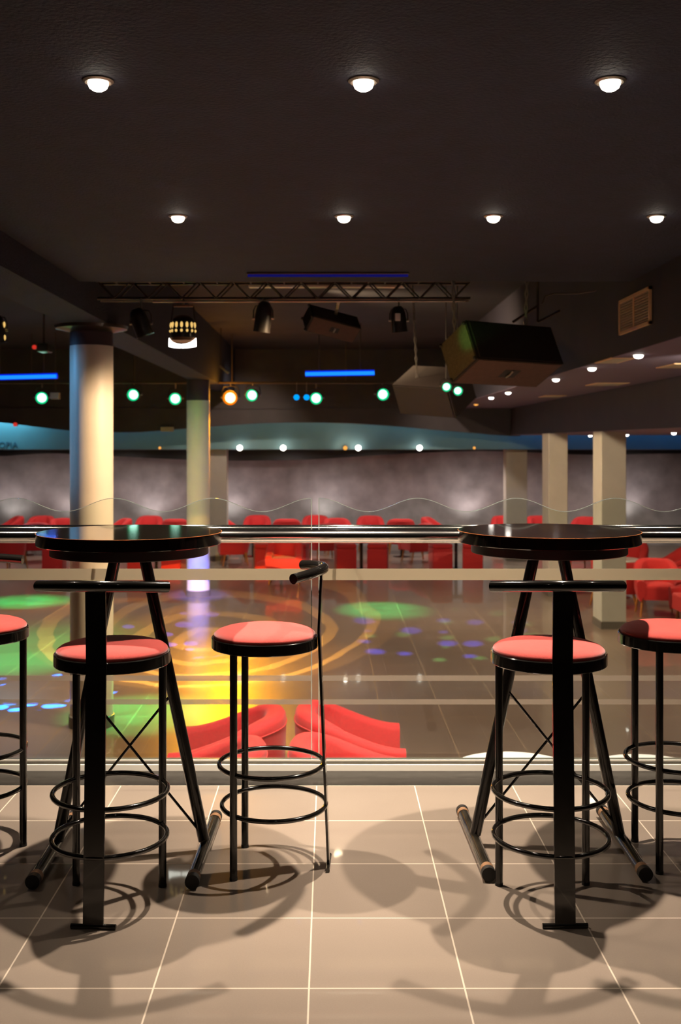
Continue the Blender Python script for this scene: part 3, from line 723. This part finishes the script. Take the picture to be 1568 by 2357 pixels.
# cables and steelwork above the big speaker
p = [W(1248, 700, 8.9), W(1255, 682, 8.9), W(1275, 676, 8.9), W(1330, 676, 8.9), W(1372, 669, 8.8)]
tag(MB().tube(p, .006, 8).build('hanging_cable', M['dsteel']), 'thin brown cable curving right above the big loudspeaker', 'cable')
c = thing('wall_bracket', 'slanted steel bracket arms behind the big loudspeaker chain', 'bracket', W(1240, 720, 9.4))
o_ = W(1240, 720, 9.4)
MB().tube([W(1180, 742, 9.4)-o_, W(1238, 704, 9.4)-o_], .012, 8).build('bracket_arm', M['dsteel'], c)
MB().tube([W(1238, 742, 9.4)-o_, W(1290, 715, 9.4)-o_], .012, 8).build('bracket_arm', M['dsteel'], c)
MB().tube([W(1238, 742, 9.4)-o_, Vector((W(1238, 742, 9.4).x, 9.4, HZ))-o_], .012, 8).build('bracket_post', M['dsteel'], c)
# vent grille on the bulkhead
c = thing('vent_grille', 'cream framed two-part ventilation grille on the dark bulkhead', 'vent grille', (2.46, 8.46, 2.455))
fr = MB()
for (y0, y1_, za_, zb_) in ((-.43,.43,.12,.145),(-.43,.43,-.145,-.12),(-.43,-.405,-.145,.145),(.405,.43,-.145,.145),(-.012,.012,-.145,.145)):
    fr.box(-.02, y0, za_, 0, y1_, zb_)
fr.build('frame', M['vent'], c, smooth=0)
s = MB()
for i in range(11): z = -.11+.022*i; s.box(-.014, -.405, z, -.004, .405, z+.008)
for i in range(27): y = -.39+.03*i; s.box(-.013, y, -.12, -.005, y+.004, .12)
s.build('slats', M['ventd'], c, smooth=0)
MB().box(-.004, -.405, -.12, -.0005, .405, .12).build('back_plate', M['rubber'], c, smooth=0)

# ------------------------------------------------------------------ back rail of coloured lamps
RY = 19.5
c = thing('lamp_rail', 'long dark pipe carrying the coloured lamps at the back of the dance hall', 'lamp rail', (0, RY, 0))
zr = W(0, 882, RY).z
MB().tube([(-6.2, -.1, zr), (2.4, -.1, zr)], .02, 10).build('pipe', M['dsteel'], c)
for x in (-5.5, -3.6, -1.8, .3, 2.2): MB().tube([(x, -.1, zr), (x, -.1, HZ)], .012, 8).build('hanger_rod', M['dsteel'], c)
gl = 'green lamps on the back rail'
for px, py, tx, lab in ((97, 915, .2, 'green lamp left of the thick round column'), (309, 908, 0, 'green lamp right of the thick round column'), (404, 917, .1, 'brightest green lamp, just left of the far round column'),
    (582, 909, -.1, 'green lamp right of the orange lamp'), (728, 916, 0, 'green lamp under the middle blue tube'), (880, 907, .1, 'green lamp between blue tube and big loudspeaker')):
    stage_can(W(px, py, RY-.1), (tx, -1, -.12), .115, .30, lab, ('green', 'greenw'), hang=zr, group=gl)
stage_can(W(531, 915, RY-.1), (0, -1, -.1), .135, .30, 'orange glowing lamp right of the far round column', ('orange', 'orangew'), hang=zr)
for px, lab in ((683, 'left one of two small blue lamps'), (706, 'right one of two small blue lamps')):
    stage_can(W(px, 914, RY-.32), (0, -1, -.1), .055, .2, lab, ('blue', 'blue'), hang=zr, group='small blue lamps')
# green pair right under the big speaker
for px, py, lab in ((1027, 889, 'left green lamp of the pair under the big loudspeaker'), (1053, 898, 'right green lamp of the pair under the big loudspeaker')):
    stage_can(W(px, py, 12.0), (0, -1, -.2), .055, .18, lab, ('green', 'greenw'), hang=HZ)
# pale boxes on the far soffit
for (px, py, Y, w_, h_, lab) in ((385, 988, 22.5, .27, .10, 'pale box on the far soffit between the round columns'), (127, 911, 19.2, .16, .12, 'olive box beside the left green lamp')):
    p = W(px, py, Y); c = thing('wall_box', lab, 'box', p)
    MB().bbox(-w_/2, -.06, -h_/2, w_/2, .07, h_/2, .008, 1).build('case', M['tubeoff'], c)
    if Y < 20: MB().tube([(0, .02, h_/2-.01), (0, .02, HZ-p.z)], .01, 8).build('hanger_rod', M['dsteel'], c)
# orange rod near the orange lamp
p = W(519, 852, 18.5)
c = thing('aluminium_arm', 'short slanted rod catching orange light above the orange lamp', 'rod', p)
MB().tube([(-.10, 0, .08), (.06, 0, -.05)], .022, 10).build('rod', M['steel'], c)
MB().tube([(-.08, 0, .06), (-.08, 0, HZ-p.z)], .008, 8).build('hanger_rod', M['dsteel'], c)

# ------------------------------------------------------------------ lamps: washes and gobos
def gobo(name, loc, target, power, color, angle, kind, scale=8.0, thr=.25, blend=.3, size=.01, seed=0):
    o = light(name, 'SPOT', loc, power, color, size, target, angle, blend)
    l = o.data; l.use_nodes = True; nt = l.node_tree; N, L = nt.nodes, nt.links
    em = [n for n in N if n.type == 'EMISSION'][0]
    tc = N.new('ShaderNodeTexCoord'); s = N.new('ShaderNodeSeparateXYZ'); L.new(tc.outputs['Normal'], s.inputs[0])
    def mth(op, a, b=None, c_=None):
        n = N.new('ShaderNodeMath'); n.operation = op
        for i, v in enumerate((a, b, c_)):
            if v is None: continue
            if isinstance(v, (int, float)): n.inputs[i].default_value = v
            else: L.new(v, n.inputs[i])
        return n.outputs[0]
    k = 1/math.tan(math.radians(angle/2))
    az = mth('MAXIMUM', mth('ABSOLUTE', s.outputs[2]), .01)
    u = mth('MULTIPLY', mth('DIVIDE', s.outputs[0], az), k); v = mth('MULTIPLY', mth('DIVIDE', s.outputs[1], az), k)
    r = mth('SQRT', mth('ADD', mth('MULTIPLY', u, u), mth('MULTIPLY', v, v)))
    cb = N.new('ShaderNodeCombineXYZ'); L.new(u, cb.inputs[0]); L.new(v, cb.inputs[1]); cb.inputs[2].default_value = seed
    if kind == 'rings':
        nz = N.new('ShaderNodeTexNoise'); nz.inputs['Scale'].default_value = 1.6; L.new(cb.outputs[0], nz.inputs['Vector'])
        rr = mth('ADD', r, mth('MULTIPLY', nz.outputs['Fac'], .25))
        sn = mth('SINE', mth('MULTIPLY', rr, scale))
        out = mth('ADD', mth('MULTIPLY', mth('GREATER_THAN', sn, .6), .85), .15)
    elif kind == 'dots':
        vo = N.new('ShaderNodeTexVoronoi'); vo.inputs['Scale'].default_value = scale; vo.inputs['Randomness'].default_value = .45
        L.new(cb.outputs[0], vo.inputs['Vector'])
        out = mth('MULTIPLY', mth('LESS_THAN', vo.outputs['Distance'], thr), mth('LESS_THAN', r, .95))
    elif kind == 'ringdots':
        vo = N.new('ShaderNodeTexVoronoi'); vo.inputs['Scale'].default_value = scale; vo.inputs['Randomness'].default_value = .45
        L.new(cb.outputs[0], vo.inputs['Vector'])
        out = mth('MULTIPLY', mth('LESS_THAN', vo.outputs['Distance'], thr), mth('MULTIPLY', mth('LESS_THAN', r, .9), mth('GREATER_THAN', r, .55)))
    elif kind == 'plain': out = mth('ADD', .85, mth('MULTIPLY', mth('SINE', mth('MULTIPLY', u, 9.0)), .15))
    else:
        nz = N.new('ShaderNodeTexNoise'); nz.inputs['Scale'].default_value = scale; nz.inputs['Detail'].default_value = 2; L.new(cb.outputs[0], nz.inputs['Vector'])
        out = mth('SMOOTH_MIN', 1.0, mth('MULTIPLY', nz.outputs['Fac'], 1.8), .2)
        out = mth('MULTIPLY', out, 1.0)
    L.new(out, em.inputs['Strength'])
    return o
def FP(px, py): Y = (CH-FZ)*F/(py-HY); return Vector(((px-HX)/F*Y, Y, FZ))
GREEN = (.0, 1, .24)
src = W(422, 790, TY)+Vector((0, .05, -.15))
gobo('lamp', src, FP(505, 1570), 4200, (1, .36, .0), 13, 'plain', 1.5, blend=.9)
gobo('lamp', src, FP(480, 1478), 9000, (1, .55, .10), 44, 'rings', 27, blend=.05)
gobo('lamp', (-4.6, 9.5, 2.6), FP(60, 1500), 7500, GREEN, 32, 'soft', 2.2, blend=1)
gobo('lamp', (-1.5, 11.6, 2.7), FP(330, 1640), 3800, GREEN, 24, 'soft', 3, blend=1, seed=2)
gobo('lamp', (.4, 19.0, 2.2), FP(880, 1402), 2200, GREEN, 24, 'soft', 2, blend=.9, seed=4)
gobo('lamp', (-5.0, 17.0, 2.2), FP(60, 1385), 3600, GREEN, 30, 'soft', 3, blend=1, seed=5)
gobo('lamp', (.85, 9.2, 2.45), FP(1000, 1460), 12000, (.03, .06, 1), 26, 'dots', 3.0, .27, size=.05, seed=1)
gobo('lamp', (.9, 9.3, 2.45), FP(1010, 1470), 3000, (.2, 1, .3), 26, 'dots', 2.8, .2, size=.05, seed=8)
gobo('lamp', (-3.8, 9.2, 2.6), FP(85, 1590), 60000, (.0, .12, 1), 24, 'ringdots', 3.6, .44, seed=3)
gobo('lamp', (-1.0, 9.2, 2.5), FP(425, 1465), 20000, (.06, .06, 1), 20, 'dots', 3.0, .3, seed=6)
# orange lamp grazing the far round column, blue glow low on it, green side
lo = W(531, 915, RY)+Vector((0, -.5, 0))
light('lamp', 'POINT', lo, 25, (1, .36, .02), .08)
light('lamp', 'SPOT', lo, 1900, (1, .33, .0), .12, FP(505, 1590), 40, 1)
light('lamp', 'SPOT', lo, 900, (1, .38, .0), .08, (-2.29, 18.3, 1.4), 50, .6)
light('lamp', 'SPOT', W(404, 917, RY-3.5)+Vector((0, -.3, 0)), 30, GREEN, .08, (-2.29, 18.3, 1.0), 60, .6)
light('lamp', 'SPOT', (-1.6, 14.5, 2.4), 5000, (.02, .1, 1), .1, W(458, 1365, 18.3), 13, .8)
light('lamp', 'SPOT', W(760, 860, 7.0), 60, (.1, 1, .25), .03, W(1075, 775, 8.3), 9, .9)  # added unseen spots, green and amber, for the speaker's end panel
light('lamp', 'SPOT', W(800, 860, 7.0), 22, (1, .62, .2), .03, W(1060, 800, 8.3), 30, .7)
# added unseen side spots on the thick column: warm from the right, blue from the left
light('lamp', 'SPOT', (.2, 8.6, 2.45), 800, (1, .68, .40), .12, (-2.24, 9.9, .7), 56, .7)
light('lamp', 'SPOT', (-4.6, 9.6, 2.5), 170, (.12, .42, .85), .1, (-2.3, 9.9, 1.6), 40, .8)
# general hall light: added unseen warm spots over the dance floor
for x in (-5.8, -4.2, .1, 5.6):
    for y in (12.2, 15.8):
        z = HZ-.05 if x < 2.46 else 1.52
        light('lamp', 'SPOT', (x, y, z), 300 if x < 2.46 else 130, (1, .72, .46), .05, (x, y, 0), 140, .7)
for x in (-7.5, -5.2, -3.2, -1.0, 1.2, 3.2, 5.2, 7.6):
    light('lamp', 'SPOT', (x, 24.6, 1.22), 120, (1, .82, .74), .06, (x, 24.8, 0), 165, .7)  # added unseen spots brightening the back lounge chairs and wall
for x in (-8.2, -6.6, -4.6, -2.6, -.1, 3.55, 7.6):      # wall washers low on the grey wall
    light('lamp', 'SPOT', (x, 26.75, -.55), 26, (1, .90, .84), .15, (x, 27.35, .35), 120, .9)
for xa, xb, p_, c_ in ((-9.0, -6.6, 26, (.25, .75, 1)), (-6.6, -3.4, 3.5, (.25, .65, 1)), (-3.4, .8, 3.2, (.75, .85, .85)), (.8, 4.0, 3.5, (.3, .75, 1)), (4.0, 9.6, 12, (.04, .35, 1))):
    L_ = light('lamp', 'AREA', ((xa+xb)/2, 23.1, 2.15), p_, c_, target=((xa+xb)/2, 23.35, 1.3)); L_.data.size = xb-xa; L_.data.size_y = .06   # added unseen strips behind the wavy soffit, tinting the teal band
light('lamp', 'SPOT', (-.2, 13.8, 3.3), 1000, (1, .74, .44), .1, (3.9, 16.5, .4), 100, .9)  # added unseen spot brightening the right-hand square columns
light('lamp', 'SPOT', (3.2, 8.5, 2.1), 260, (1, .86, .66), .1, (4.0, 17.5, -.6), 100, .9)  # added fill spot for the fronts of these columns
light('lamp', 'SPOT', (1.2, 19.3, 3.3), 330, (1, .80, .62), .1, (4.2, 23.7, .1), 60, .9)  # added unseen spot for the farthest right column
light('lamp', 'SPOT', (-1.0, 19.3, 3.3), 330, (1, .80, .62), .1, (-2.5, 23.7, .1), 60, .9)  # added unseen spot for the far left square column
